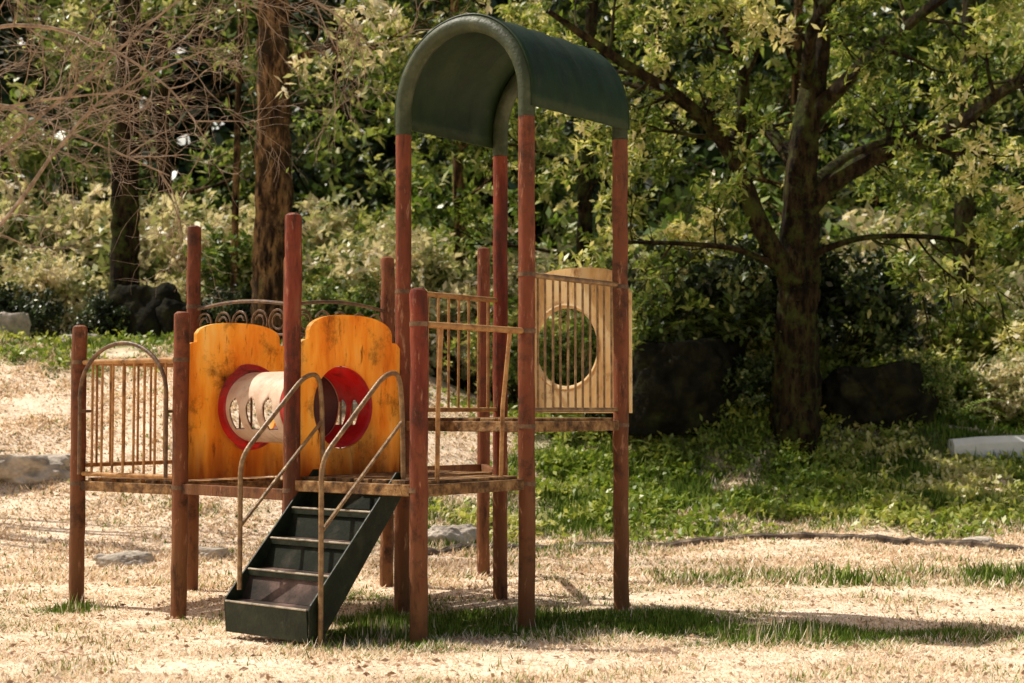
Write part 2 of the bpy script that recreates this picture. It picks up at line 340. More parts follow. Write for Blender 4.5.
railing('H','J',1.93,1.19,11,label='thin brown metal bar railing',rb=.007,mat=M_hand)
railing('F','I',1.88,1.19,8)
railing('A','B',1.48,.80,8,label='orange-tan vertical bar railing')
railing('C','X',1.88,.85,7,mat=M_pipe,rings=True,label='rusty railing with curled scrollwork')
railing('X','E',1.88,.85,7,mat=M_pipe,rings=True,label='rusty railing with curled scrollwork')
railing('A','C',1.48,.85,7,mat=M_rail)
mb=MB(); p,q=inset('G','H',1.62,.03); mb.tube([p,q],.017,10)
for t,s in ((.17,-.02),(.86,-.05)):
    a=p.lerp(q,t); b=Vector((a.x+s,a.y,.80)); mid=a.lerp(b,.5)+Vector((s*.3,0,0)); mb.tube([a,a.lerp(mid,.5),mid,b],.012,8)
put('railing',mb,M_rail,root,smooth=True,label='worn tan handrail beside the lower deck')

mb=MB(); off=-Vv*.085; a,b=inset('A','B',.80,.02,off=off); w=(b-a).length; d=(b-a).normalized(); c=(a+b)/2+d*.05; R=w/2*.88; zs=1.585-R*.80
path=[Vector((c.x,c.y,0))-d*R*1.0+Vector((0,0,.80))]
for t in np.linspace(math.pi,0,21): path.append(Vector((c.x,c.y,zs))+d*R*math.cos(t)+Vector((0,0,R*.80*max(0,math.sin(t)))))
path.append(Vector((c.x,c.y,0))+d*R+Vector((0,0,.80)))
mb.tube(path,.0125,10)
for e in (path[1],path[-2]): 
    e2=e-Vector((0,0,.1)); mb.tube([e2,e2-off*.9],.009,8)
put('grab_hoop',mb,M_pipe,root,smooth=True)

def panel(c,dirv,nrm,half,zb,zs,zt,zc,R,mat,name='round_hole_panel',th=.032,label=None,cs=0,rim=None,sh=.80,step=.045):
    def inside(s,z):
        a=abs(s)
        if a>half or z<zb: return False
        t=a/half
        if t<sh: arch=zs+step+(zt-zs-step)*math.sqrt(max(0,1-(t/sh)**2.4))
        else: arch=zs-.05*((t-sh)/(1-sh))**3
        return z<=arch
    angs=set(np.linspace(0,2*math.pi,120,endpoint=False).tolist())
    for s,z in ((half,zb),(-half,zb),(half,zs-.05),(-half,zs-.05)): angs.add(math.atan2(z-zc,s-cs)%(2*math.pi))
    for sg in (1,-1):
        for s,z in ((half*sh-.002,zs+step),(half*sh+.002,zs)): angs.add(math.atan2(z-zc,sg*s-cs)%(2*math.pi))
        for k in range(1,6):
            t=sh+(1-sh)*k/6; angs.add(math.atan2(zs-.05*((t-sh)/(1-sh))**3-zc,sg*half*t-cs)%(2*math.pi))
    angs=sorted(angs); mb=MB(); n=len(angs); vs=[]
    for t in angs:
        lo,hi=0,2.
        for q in np.arange(.3,1.2,.02):
            if not inside(cs+q*math.cos(t),zc+q*math.sin(t)): lo,hi=q-.02,q; break
        for _ in range(24):
            m=(lo+hi)/2
            if inside(cs+m*math.cos(t),zc+m*math.sin(t)): lo=m
            else: hi=m
        for r in (R,lo):
            s_=cs+r*math.cos(t); z_=zc+r*math.sin(t)
            for o in (-th/2,th/2): vs.append(Vector((c[0],c[1],0))+dirv*s_+nrm*o+Vector((0,0,z_)))
    fs=[]
    for i in range(n):
        j=(i+1)%n; a=[i*4+k for k in range(4)]; b=[j*4+k for k in range(4)]
        fs+= [(a[0],b[0],b[2],a[2]),(a[3],b[3],b[1],a[1]),(a[1],b[1],b[0],a[0]),(a[2],b[2],b[3],a[3])]
    mb.add(vs,fs); o=put(name,mb,mat,root,label=label)
    if rim:
        mb=MB(); mb.tube([Vector((c[0],c[1],zc))+dirv*(cs+(R+.004)*math.cos(t))+Vector((0,0,(R+.004)*math.sin(t))) for t in np.linspace(0,2*math.pi,64,endpoint=False)],.020,8,closed=True)
        put('hole_rim',mb,rim,o,smooth=True)
    return o
cL=(Vector((*P['B'],0))+Vector((*P['X'],0)))/2; cR=(Vector((*P['D'],0))+Vector((*P['F'],0)))/2
dBX=(pt('X',0)-pt('B',0)).normalized(); dDF=(pt('F',0)-pt('D',0)).normalized()
nL=dBX.cross(Vector((0,0,1))); nR=dDF.cross(Vector((0,0,1)))
csL=.075; csR=-.07; RH=.225
panel(cL,dBX,nL,.395,.785,1.585,1.71,1.205,RH,M_orange,label='orange panel with round hole, brown weather stains',cs=csL)
panel(cR,dDF,nR,.415,.785,1.575,1.72,1.205,RH+.005,M_orange,label='orange panel with round hole, brown weather stains',cs=csR)
dIJ=(pt('J',0)-pt('I',0)).normalized(); cI=(pt('I',0)+pt('J',0))/2+Vv*.07+dIJ*.085
panel(cI,dIJ,dIJ.cross(Vector((0,0,1))),.405,1.17,1.94,2.06,1.575,.255,M_tan,label='faded tan panel with round hole',rim=M_tan,cs=-.075)
hL=cL+dBX*csL; hR=cR+dDF*csR; ax=(hR-hL).normalized(); tl=(hR-hL).length
def ringtube(prof,mat,name,parent,slots=None,th=.01,label=None):
    a=ax; up=Vector((0,0,1)); sd=a.cross(up).normalized(); NS=120; mb=MB(); vs=[]
    for (s,r) in prof:
        for k in range(NS):
            t=2*math.pi*k/NS; vs.append(hL+Vector((0,0,1.205))+a*s+(sd*math.cos(t)+up*math.sin(t))*r)
    fs=[]
    for i in range(len(prof)-1):
        for k in range(NS):
            if slots:
                s=(prof[i][0]+prof[i+1][0])/2; t=math.degrees(2*math.pi*(k+.5)/NS)
                if t>180: t-=360
                if slots(s,t): continue
            fs.append((i*NS+k,i*NS+(k+1)%NS,(i+1)*NS+(k+1)%NS,(i+1)*NS+k))
    mb.add(vs,fs); o=put(name,mb,mat,parent,smooth=True,label=label)
    m=o.modifiers.new('solid','SOLIDIFY'); m.thickness=th; m.offset=0
    return o
def slot(s,t):
    for c in (.19,.37,.55):
        q=abs(s-c)/.056
        if q<1 and -38<t<-6+20*math.sqrt(1-q*q): return True
    for c in (tl-.27,tl-.15):
        q=abs(s-c)/.040
        if q<1:
            tt=180-t if t>0 else -180-t
            if -30<tt<-4+16*math.sqrt(1-q*q): return True
    return False
cut=tl-.30
tun=ringtube([(s,.205) for s in np.linspace(.06,cut,120)],M_cream,'tunnel_tube',root,slots=slot,label='pale pink crawl tunnel tube with arched slot windows',th=.008)
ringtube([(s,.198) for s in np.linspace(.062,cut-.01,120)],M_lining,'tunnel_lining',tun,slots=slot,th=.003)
ringtube([(.012,.255),(.022,.255),(.028,.236),(.05,.224),(.08,.215),(.10,.2115)],M_red,'tunnel_flange',tun)
ringtube([(s,.2035) for s in np.linspace(cut+.001,tl-.10,60)]+[(tl-.08,.206),(tl-.04,.214),(tl-.01,.222)],M_red,'tunnel_flange',tun,slots=slot,th=.006)

zsp=2.93
def archpath(a,b,zj=2.80,n=28):
    A=pt(a,0); B=pt(b,0); c=(A+B)/2; R=(B-A).length/2; d=(B-A).normalized()
    pth=[Vector((A.x,A.y,zj)),Vector((A.x,A.y,(zj+zsp)/2))]
    for t in np.linspace(math.pi,0,n): pth.append(c+Vector((0,0,zsp))+d*R*math.cos(t)+Vector((0,0,R*.985*math.sin(t))))
    pth+= [Vector((B.x,B.y,(zj+zsp)/2)),Vector((B.x,B.y,zj))]
    return pth
A1=archpath('F','H'); A2=archpath('I','J')
mb=MB(); NL=31; NA=len(A1); vs=[]
for j in range(NL):
    t=-.02+1.04*j/(NL-1); rib=.009*max(0,math.cos((t)*2*math.pi*4))**6
    c1=(pt('F',zsp)+pt('H',zsp))/2; c2=(pt('I',zsp)+pt('J',zsp))/2; c=c1.lerp(c2,t)
    for i in range(1,NA-1):
        p=A1[i].lerp(A2[i],t); dv=p-c
        if dv.z<0: dv=Vector((dv.x,dv.y,0))
        p=p+dv.normalized()*(.040+rib+.0015*math.sin(i*.8+j*.5)); 
        if i in(1,NA-2): p.z=2.855
        vs.append(p)
m=NA-2
mb.add(vs,[(j*m+i,j*m+i+1,(j+1)*m+i+1,(j+1)*m+i) for j in range(NL-1) for i in range(m-1)])
roof=put('roof_canopy',mb,M_roof,root,smooth=True,label='dark green barrel vault canopy'); s=roof.modifiers.new('solid','SOLIDIFY'); s.thickness=.012; s.offset=1
for A in (A1,A2):
    mb=MB(); mb.tube(A,.0475,16); put('roof_hoop',mb,M_hoop,roof,smooth=True)

# staircase
Pt=Vector((-.580,7.74,0)); DN=-Vv; w=.62; TOP=.83
run=.60; z0=.235
def SP(s,t,z):
    p=Pt+DN*(s*run)+U*t; return Vector((p.x,p.y,z))
gb=gz(-1.2,7.4)+.03
mb=MB()
def slab(poly,t0,t1,mb):
    n=len(poly); vs=[SP(s,t0,z) for s,z in poly]+[SP(s,t1,z) for s,z in poly]
    mb.add(vs,[tuple(range(n))[::-1],tuple(range(n,2*n))]+[(i,(i+1)%n,n+(i+1)%n,n+i) for i in range(n)])
prof=[(-.03,.87),(.03,.87),(1.03,z0+.015),(1.05,z0-.01),(1.03,gb),(.90,gb),(-.03,.74)]
slab(prof,0,.012,mb)
stair=put('staircase',mb,M_stair,root,bevel=.003,label='steep dark green metal stairs with worn treads')
mb=MB(); slab(prof,w-.012,w,mb); put('stringer',mb,M_stair,stair,bevel=.003)
nst=4; dz=(TOP-z0)/nst
for i in range(nst):
    z=z0-.01+dz*i; s1=1.04-.25*i; s0=s1-.17; sn=s1-.245; zn=z+dz-.030
    tm=M_tread if i==0 else M_risershade
    mb=MB(); slab([(s1,z),(s1,z-.012),(s0,z-.008),(s0,z+.004)],.014,w-.014,mb); put('tread',mb,M_tread,stair)
    mb=MB(); slab([(s0+.002,z+.006),(s0-.012,z+.0),(sn-.025,zn),(sn-.012,zn+.004)],.014,w-.014,mb); put('riser',mb,tm,stair)
    mb=MB(); lo=gb if i==0 else z-.028
    slab([(s1+.002,z),(s1+.018,z),(s1+(.004 if i==0 else .018),lo),(s1-.012,lo)],.014,w-.014,mb); put('riser',mb,M_stair,stair)
    mb=MB(); mb.tube([SP(s1+.012,.016,z+.003),SP(s1+.012,w-.016,z+.003)],.0055,8); put('nosing',mb,M_nose,stair,smooth=True)
def rnd(path,rad=.06,n=5):
    out=[path[0]]
    for i in range(1,len(path)-1):
        a,b,c=path[i-1],path[i],path[i+1]; p=b+(a-b).normalized()*min(rad,(a-b).length*.45); q=b+(c-b).normalized()*min(rad,(c-b).length*.45)
        for k in range(n+1):
            t=k/n; out.append(p*(1-t)**2+b*2*t*(1-t)+q*t*t)
    out.append(path[-1]); return out
for t in (-.018,w-.05):
    mb=MB()
    foot=(gb-.05) if t<0 else .28
    path=[SP(.95,t,foot),SP(.95,t,.95),SP(.22,t,1.37),SP(.04,t,1.385),SP(.0,t,1.22),SP(-.02,t,.80)]
    mb.tube(rnd(path,.09),.0130,10)
    mb.tube([SP(.95,t,.60),SP(.0,t,1.13)],.010,8)
    put('handrail',mb,M_hand,stair,smooth=True)

# ------------------------------------------------------------------ rocks
def boulder(x,y,sx,sy,sz,mat,label,sink=.35,seed=0,name='boulder',group=None,zoff=0):
    import bmesh
    bm=bmesh.new(); bmesh.ops.create_icosphere(bm,subdivisions=5,radius=1)
    r=random.Random(seed); ph=[[r.uniform(0,6) for _ in range(3)] for _ in range(7)]
    for v in bm.verts:
        c=v.co.copy(); d=0
        for i,f in enumerate((1.3,2.1,3.3,5.2,8.1,13.,21.)):
            d+=.26/(i+1)*math.sin(c.x*f+ph[i][0])*math.sin(c.y*f+ph[i][1]+1)*math.cos(c.z*f+ph[i][2])*1.4
        c=c*(1+d); c.z=max(c.z,-.6); c.z=min(c.z,.6+.4*d)
        v.co=Vector((c.x*sx,c.y*sy,c.z*sz))
    me=bpy.data.meshes.new(name); bm.to_mesh(me); bm.free(); me.materials.append(mat)
    me.polygons.foreach_set('use_smooth',[True]*len(me.polygons))
    o=bpy.data.objects.new(name,me); COL.objects.link(o); o.location=(x,y,gz(x,y)+sz*(.6-sink)-.02+zoff); o.rotation_euler=(0,0,r.uniform(0,6)); top(o,label,'rock',group); return o
boulder(-4.7,14.2,.66,.45,.24,M_rock,'flat pale grey boulder half sunk in the dry slope',seed=1,sink=.5)
boulder(-3.0,11.6,.21,.15,.10,M_rock,'small flat grey rock on dry grass',seed=2,sink=.2)
boulder(-2.35,11.8,.12,.1,.08,M_rock,'small flat grey rock on dry grass',seed=3,sink=.2)
boulder(-.55,12.7,.28,.2,.2,M_rock,'rounded brownish rock beside the climbing frame',seed=4)
boulder(-6.7,19.5,.4,.35,.45,M_rock,'pale grey boulder at the top of the slope',seed=5)
boulder(-5.7,19.8,.4,.3,.26,M_rock,'pale grey boulder at the top of the slope',seed=6)
boulder(-1.9,16.5,.3,.2,.16,M_rock,'grey rock on the slope',seed=7)
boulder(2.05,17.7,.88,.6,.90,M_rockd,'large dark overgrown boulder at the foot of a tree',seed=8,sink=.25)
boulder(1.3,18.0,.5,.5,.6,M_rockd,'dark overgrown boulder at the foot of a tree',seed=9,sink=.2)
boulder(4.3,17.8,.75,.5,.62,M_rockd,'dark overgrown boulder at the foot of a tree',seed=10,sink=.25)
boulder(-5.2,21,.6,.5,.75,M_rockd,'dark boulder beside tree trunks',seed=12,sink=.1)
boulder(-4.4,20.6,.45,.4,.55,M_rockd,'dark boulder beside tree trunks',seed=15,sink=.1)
boulder(1.9,14.5,.16,.13,.08,M_rock,'small pale stone among weeds',seed=13,sink=.3)
boulder(4.1,13.2,.2,.13,.07,M_rock,'small pale stone beside the kerb',seed=14,sink=.3)

ep=[(-.75,12.0),(-.1,12.5),(.45,12.9),(1.5,13.3),(2.7,13.4),(3.5,13.1),(4.3,12.5),(5.3,11.8),(6.5,11.2)]
mb=MB(); path=[]
for i in range(len(ep)-1):
    for k in range(8):
        t=k/8; x=ep[i][0]*(1-t)+ep[i+1][0]*t; y=ep[i][1]*(1-t)+ep[i+1][1]*t; path.append((x+random.gauss(0,.012),y+random.gauss(0,.02),gz(x,y)+.012+random.gauss(0,.010)))
mb.tube(path,[.045+random.gauss(0,.006) for _ in path],7)
top(put('garden_kerb',mb,M_kerb),'low rough stained kerb along the edge of the lawn','kerb')
vs=[];fs=[]; mb=MB()
prof=[(-.14,-.4),(-.14,.22),(-.07,.29),(.09,.29),(.14,.24),(.14,-.4)]
for i in range(24):
    x=5.05+.35*i; y=17.3+.05*i; zb=.60-.05*math.exp(-i*.9)
    for (a,b) in prof: vs.append((x,y+a,zb+b))
for i in range(23):
    for k in range(6): fs.append((i*6+k,i*6+(k+1)%6,(i+1)*6+(k+1)%6,(i+1)*6+k))
fs.append(tuple(range(6))[::-1]); fs.append(tuple(range(23*6,24*6)))
mb.add(vs,fs); top(put('concrete_wall',mb,M_conc,bevel=.01),'low white concrete wall beyond the grassy slope','wall')

# ------------------------------------------------------------------ trees
def rv(): return Vector((random.gauss(0,1),random.gauss(0,1),random.gauss(0,1))).normalized()
def grow(mb,p,d,r,L,lev,tips,maxlev,sides=7,nchild=4,wig=.18,upb=.08,shrink=.62,spreadang=.9,rmin=.003):
    n=5; path=[p.copy()]; rad=[r]; dd=d.copy(); q=p.copy()
    for i in range(n):
        dd=(dd+rv()*wig+Vector((0,0,upb))).normalized(); q=q+dd*(L/n); path.append(q.copy()); rad.append(r*(1-.62*(i+1)/n))
    mb.tube(path,rad,max(3,sides-lev),caps=False)
    if lev>=maxlev:
        tips.append(path[-1]); tips.append(path[-2].lerp(path[-3],random.random())); return
    for c in range(nchild):
        t=.3+.7*(c+random.random())/nchild; f=min(n-1e-3,t*n); i=int(f); pp=path[i].lerp(path[i+1],f-i)
        base=(path[i+1]-path[i]).normalized(); side=rv(); side=(side-base*side.dot(base)).normalized()
        nd=(base+side*spreadang*random.uniform(.7,1.3)).normalized()
        grow(mb,pp,nd,max(rmin,rad[i]*.6),L*shrink*random.uniform(.75,1.2),lev+1,tips,maxlev,sides,nchild,wig,upb,shrink,spreadang,rmin)
    tips.append(path[-1])
def curve_pts(ctrl,n=6):
    pts=[Vector(c[:3]) for c in ctrl]; out=[];rr=[]
    for i in range(len(pts)-1):
        p0=pts[max(i-1,0)];p1=pts[i];p2=pts[i+1];p3=pts[min(i+2,len(pts)-1)]
        for k in range(n):
            t=k/n; out.append(.5*((2*p1)+(p2-p0)*t+(2*p0-5*p1+4*p2-p3)*t*t+(3*p1-p0-3*p2+p3)*t**3)); rr.append(ctrl[i][3]*(1-t)+ctrl[i+1][3]*t)
    out.append(pts[-1]); rr.append(ctrl[-1][3]); return out,rr
def limb(mb,ctrl,sides=12,jit=.012,n=6,rough=.08):
    p,r=curve_pts(ctrl,n); p=[q+rv()*jit*min(1,rr*6) for q,rr in zip(p,r)]; v0=len(mb.v); mb.tube(p,[x*(1+random.gauss(0,.03)) for x in r],sides)
    ph=random.uniform(0,6)
    for i in range(len(p)):
        for k in range(sides):
            j=v0+i*sides+k
            v=Vector(mb.v[j]); a=2*math.pi*k/sides
            f=1+rough*(math.sin(3*a+ph+i*.12)+.7*math.sin(5*a+ph*2-i*.2)+.6*random.gauss(0,.5))
            v=p[i]+(v-p[i])*f; mb.v[j]=tuple(v)
    return p,r
def tree_obj(kind,loc,mbt,crown_me,barkmat,label,group=None):
    e=empty(kind,loc,label,'tree',group)
    put('trunk',mbt,barkmat,e,smooth=True,origin=loc)
    if crown_me:
        c=bpy.data.objects.new('crown',crown_me); COL.objects.link(c); c.parent=e; c['_w']=tuple(loc)
        co=np.empty(len(crown_me.vertices)*3,np.float32); crown_me.vertices.foreach_get('co',co); co=co.reshape(-1,3)-np.array(loc,np.float32); crown_me.vertices.foreach_set('co',co.ravel())
    return e
def around(tips,n,s):
    T=np.array([tuple(t) for t in tips]); T=np.repeat(T,n,0); return T+rng.normal(0,s,T.shape)

mb=MB(); tips=[]
TX=3.27; TY=17.2
tb=(TX,TY,gz(TX,TY)); b0=tb[2]
limb(mb,[(TX,TY,b0-.3,.33),(TX,TY,b0+.15,.27),(TX+.0,TY,2.1,.235),(3.27,17.15,2.8,.23),(3.3,17.1,3.7,.19),(3.42,17.1,4.6,.15),(3.6,17.2,5.8,.11),(3.5,17.2,7.4,.06)],24,n=10,rough=.10)
limbs=[
 [(3.22,17.1,2.6,.14),(2.85,16.9,3.15,.11),(2.42,16.7,4.1,.09),(1.9,16.5,4.6,.075),(1.2,16.3,5.0,.055),(.4,16.1,5.5,.03)],
 [(3.3,17.1,3.4,.13),(3.7,16.9,3.8,.11),(4.2,16.7,4.07,.095),(4.8,16.5,4.25,.08),(5.6,16.3,4.8,.055),(6.6,16.1,5.2,.03)],
 [(2.45,16.7,4.0,.08),(2.55,16.4,4.8,.06),(2.2,16.2,5.7,.04),(2.0,16.0,6.5,.02)],
 [(3.4,17.1,4.5,.10),(4.1,16.6,5.2,.07),(4.9,16.2,5.8,.05),(5.8,15.9,6.2,.03)],
 [(3.2,17.1,2.7,.06),(2.6,16.7,2.95,.035),(1.9,16.4,3.0,.025),(1.1,16.2,3.0,.015)],
 [(3.3,17.2,3.9,.10),(3.0,17.9,4.6,.07),(2.2,18.7,5.1,.05),(1.4,19.2,5.4,.03)],
 [(3.3,17.2,3.6,.08),(4.0,18.0,4.2,.06),(5.0,18.6,4.6,.045),(6.2,18.9,4.6,.03)],
 [(3.4,17.1,4.9,.08),(3.3,16.2,5.4,.055),(3.5,15.4,5.6,.04)],
 [(3.3,17.1,2.9,.05),(3.9,16.8,3.1,.035),(4.6,16.6,3.1,.025),(5.2,16.5,3.0,.02)],
]
for ls in limbs:
    p,r=limb(mb,ls,9)
    n=len(p)
    for c in range(8):
        i=int(n*(.30+.68*(c+random.random())/8)); i=min(i,n-2); b=(p[i+1]-p[i]).normalized(); s=rv(); s=(s-b*s.dot(b)).normalized()
        grow(mb,p[i],(b*.6+s+Vector((0,0,.12))).normalized(),max(.014,r[i]*.42),random.uniform(.6,1.1),1,tips,2,7,4,.22,.02,.62,.9,rmin=.008)
C=around(tips,4,.075); C=C[C[:,2]>2.4-.7*clamp01((2.7-C[:,0]))]
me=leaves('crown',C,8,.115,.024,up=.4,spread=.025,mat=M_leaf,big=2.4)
print('big tree clumps',len(C))
tree_obj('spreading_tree',tb,mb,me,M_barkd,'gnarled spreading tree with mossy trunk and yellow-green leaves')

def tall(x,y,r,h,lean,mat,lm,label,low=4.2,nb=9,leafn=2,kind='forest_tree',L=.15):
    mb=MB(); tips=[]; z=gz(x,y)
    p,rr=limb(mb,[(x,y,z-.3,r*1.45),(x,y,z+.15,r*1.15),(x+lean*.2,y,z+1.5,r),(x+lean*.5,y,z+3.5,r*.93),(x+lean,y,z+6,r*.75),(x+lean*1.2,y,z+9,r*.4)],22,.02,n=12)
    n=len(p)
    for c in range(nb):
        zz=low+(9-low)*(c+.5)/nb; i=min(range(n),key=lambda k:abs(p[k].z-z-zz)); i=min(i,n-2)
        a=random.uniform(0,6.28); d=Vector((math.cos(a),math.sin(a),.25)).normalized()
        grow(mb,p[i],d,rr[i]*.3,random.uniform(1.2,2.0),0,tips,2,7,4,.2,.02)
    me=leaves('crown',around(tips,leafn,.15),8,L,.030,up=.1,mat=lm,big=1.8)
    return tree_obj(kind,(x,y,z),mb,me,mat,label)
tall(-3.22,20,.24,9,.02,M_bark,M_leafp,'tall tree with thick rough brown trunk',low=3.3,nb=7,leafn=2)
tall(-5.6,21.5,.19,9,.1,M_barkd,M_leafb,'tall tree with dark straight trunk',low=4,nb=6,leafn=2)
tall(-4.1,22,.05,9,.1,M_bark,M_leafb,'slender young tree with thin pale trunk',low=3,nb=6,leafn=1)
tall(-.8,23.5,.09,9,-.1,M_bark,M_leaf,'slender tree with thin trunk in the shade',low=2.5,nb=8,leafn=2)
tall(6.6,22,.15,9,.2,M_barkd,M_leaf,'dark trunked tree at the edge of the wood',low=3,nb=8)
tall(1.0,22.5,.12,9,.2,M_barkd,M_leaf,'dark trunked tree at the edge of the wood',low=2.0,nb=9)

# -- bare tree with twigs
mb=MB(); tips=[]; tb=(-9.8,14.6,gz(-9.8,14.6))
limb(mb,[(-9.8,14.6,tb[2]-.2,.2),(-9.8,14.6,2.0,.15),(-9.6,14.5,3.0,.11),(-9.2,14.3,4.2,.08),(-8.8,14.1,5.4,.04)],12)
bl=[[(-9.7,14.5,2.2,.05),(-8.2,14.0,2.1,.04),(-6.3,13.4,2.2,.030),(-5.0,13.1,2.4,.024),(-4.45,13.0,2.8,.020),(-3.93,12.9,3.44,.016),(-3.5,12.9,3.9,.012),(-2.6,12.8,4.3,.005)],
    [(-9.4,14.4,3.7,.05),(-7.6,13.7,3.9,.036),(-6.0,13.2,4.1,.028),(-4.9,13.0,4.4,.022),(-4.2,12.8,4.5,.017),(-3.5,12.7,4.3,.013),(-2.9,12.6,3.9,.009),(-2.55,12.6,3.4,.004)],
    [(-9.7,14.5,2.7,.05),(-8.0,14.0,2.7,.036),(-6.2,13.5,2.9,.028),(-4.9,13.3,3.3,.022),(-4.1,13.3,3.9,.016),(-3.3,13.3,4.6,.012),(-2.6,13.2,5.1,.006)],
    [(-9.1,14.3,4.5,.05),(-7.2,13.7,4.9,.034),(-5.6,13.2,5.1,.026),(-4.2,13.0,5.1,.020),(-2.8,12.9,5.05,.015),(-1.7,12.8,4.7,.010),(-1.2,12.8,4.3,.004)],
    [(-9.5,14.4,3.3,.05),(-7.6,13.6,3.4,.034),(-6.0,13.0,3.5,.022),(-4.8,12.7,3.65,.016),(-4.0,12.4,3.75,.011),(-3.1,12.2,3.8,.006)],
    [(-9.5,14.4,3.5,.05),(-7.6,14.0,3.6,.034),(-6.0,13.8,3.9,.022),(-4.8,13.7,4.0,.016),(-4.0,13.6,3.7,.011),(-3.1,13.5,3.3,.006)]]
for ls in bl:
    p,r=limb(mb,ls,6,.05); n=len(p)
    for c in range(16):
        i=min(int(n*(.42+.57*(c+random.random())/16)),n-2); b=(p[i+1]-p[i]).normalized(); s=rv(); s.y*=.6; s=(s-b*s.dot(b)).normalized()
        grow(mb,p[i],(b*.8+s).normalized(),random.uniform(.005,.008),random.uniform(.5,1.0),1,tips,3,6,4,.32,-.02,.62,.75,rmin=.0026)
bt=[t for t in tips if random.random()<.04]
me=leaves('crown',around(bt,1,.03),2,.06,.014,mat=M_leafb,up=-.3)
tree_obj('bare_tree',tb,mb,me,M_twig,'nearly leafless tree with tangled pale twigs')

def tree_proto(seed,mat,h=9,low=1.2,nb=11,leafn=2,L=.25,W=.058):
    random.seed(seed); mb=MB(); tips=[]
    p,rr=limb(mb,[(0,0,-.5,.26),(0,0,.2,.2),(.1,0,2.5,.17),(.2,.1,5,.12),(.1,0,h,.04)],9,.02); n=len(p)
    for c in range(nb):
        zz=low+(h-low)*(c+.5)/nb; i=min(range(n),key=lambda k:abs(p[k].z-zz)); i=min(i,n-2); a=c*2.4+random.uniform(-.4,.4)
        grow(mb,p[i],Vector((math.cos(a),math.sin(a),.3)).normalized(),rr[i]*.4,random.uniform(1.5,2.6)*(1-.35*zz/h),0,tips,2,6,4,.2,.02,.65,.9)
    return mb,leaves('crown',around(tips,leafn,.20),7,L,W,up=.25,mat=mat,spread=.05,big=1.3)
def shrub_proto(seed,mat,h=2.3,L=.17,W=.042,leafn=2):
    random.seed(seed); mb=MB(); tips=[]
    for c in range(7):
        a=c*.9+random.random(); grow(mb,Vector((.1*math.cos(a),.1*math.sin(a),-.1)),Vector((math.cos(a)*.5,math.sin(a)*.5,1)).normalized(),.035,h*.6,0,tips,2,6,5,.2,.05,.6,.9)
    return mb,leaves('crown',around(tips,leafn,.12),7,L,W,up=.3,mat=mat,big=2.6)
protos={}
def mesh_of(mb,mat,nm):
    me=bpy.data.meshes.new(nm); me.from_pydata(mb.v,[],mb.f); me.materials.append(mat); me.polygons.foreach_set('use_smooth',[True]*len(me.polygons)); me.update(); return me
def proto(key,fn,bark):
    mb,cm=fn; protos[key]=(mesh_of(mb,bark,'trunk_'+key),cm)
proto('ta',tree_proto(11,M_leafb),M_barkd); proto('tb',tree_proto(23,M_leafd),M_barkd); proto('tc',tree_proto(31,M_leafb),M_bark)
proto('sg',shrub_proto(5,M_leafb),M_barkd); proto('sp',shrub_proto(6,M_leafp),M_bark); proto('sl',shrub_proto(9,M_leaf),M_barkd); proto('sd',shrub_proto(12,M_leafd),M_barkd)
random.seed(99)
def place(key,x,y,s,kind,label,group,cat,dz=0,sz=None):
    e=empty(kind,(x,y,gz(x,y)+dz),label,cat,group); e.rotation_euler=(0,0,random.uniform(0,6.28)); e.scale=(s,s,sz or s)
    tm,cm=protos[key]
    for nm,m_ in ((('trunk' if cat=='tree' else 'stems'),tm),(('crown' if cat=='tree' else 'foliage'),cm)):
        o=bpy.data.objects.new(nm,m_); COL.objects.link(o); o.parent=e
tl_={'ta':'green forest tree with leafy crown','tb':'dense dark green forest tree','tc':'sunlit green leafy tree'}
for i,(x,y,k) in enumerate([(-10.5,28,'ta'),(-7.0,30,'tc'),(-3.6,31,'tb'),(-.6,29,'ta'),(3.0,31,'tb'),(5.6,28,'tc'),(9.0,29,'ta'),(12,28,'tb'),(-13,32,'tb'),(10.2,24.5,'tc')]):
    place(k,x,y,random.uniform(.95,1.2),'forest_tree',tl_[k],'forest trees behind the playground','tree')
SH=[('sp',-6.5,24.5,1.15),('sp',-4.6,24,1.0),('sp',-8.4,25,1.2),('sg',-9.4,24,1.1),('sp',-5.2,22.8,.5),('sp',-7.2,22.8,.65),('sg',-3.9,22.6,.75),
    ('sp',-1.7,22.8,.95),('sg',-2.4,21.3,.5),('sp',-.3,22.4,.9),('sl',.3,20.6,.7),('sp',.9,23.4,1.2),('sl',1.9,21.6,.9),('sd',3.0,20.9,.9),
    ('sg',4.4,20.8,.9),('sp',5.6,21.6,1.0),('sl',6.8,20.8,.85),('sp',8.2,22.5,1.1),('sl',5.4,19.5,.5),('sp',6.6,19.4,.5),('sp',7.6,20,.6),
    ('sp',-3.0,25.2,1.1),('sg',-1.0,25.5,1.4),('sg',3.4,24.5,1.5),('sp',6.3,25,1.5),('sl',8.6,25,1.5),('sg',4.6,26,1.6),('sg',.6,18.9,.5),('sd',-6.9,20.9,.4),('sd',-5.6,20.8,.35),('sd',-3.9,20.5,.35),('sg',-2.4,20.0,.25),
    ('sd',2.4,18.6,.75),('sd',4.0,18.5,.7),('sd',3.2,18.2,.7),('sg',1.6,18.5,.6),('sd',3.0,17.5,.32),('sg',4.9,18.0,.35),('sd',1.2,17.5,.25)]
lab={'sp':'pale cream-green leafy shrub in sunlight','sg':'mid green leafy shrub','sl':'bright yellow-green leafy shrub','sd':'shrub in shade-darkened green leaf colour'}
for k,x,y,s in SH: place(k,x,y,s,'shrub',lab[k],'shrubs at the edge of the wood','shrub')

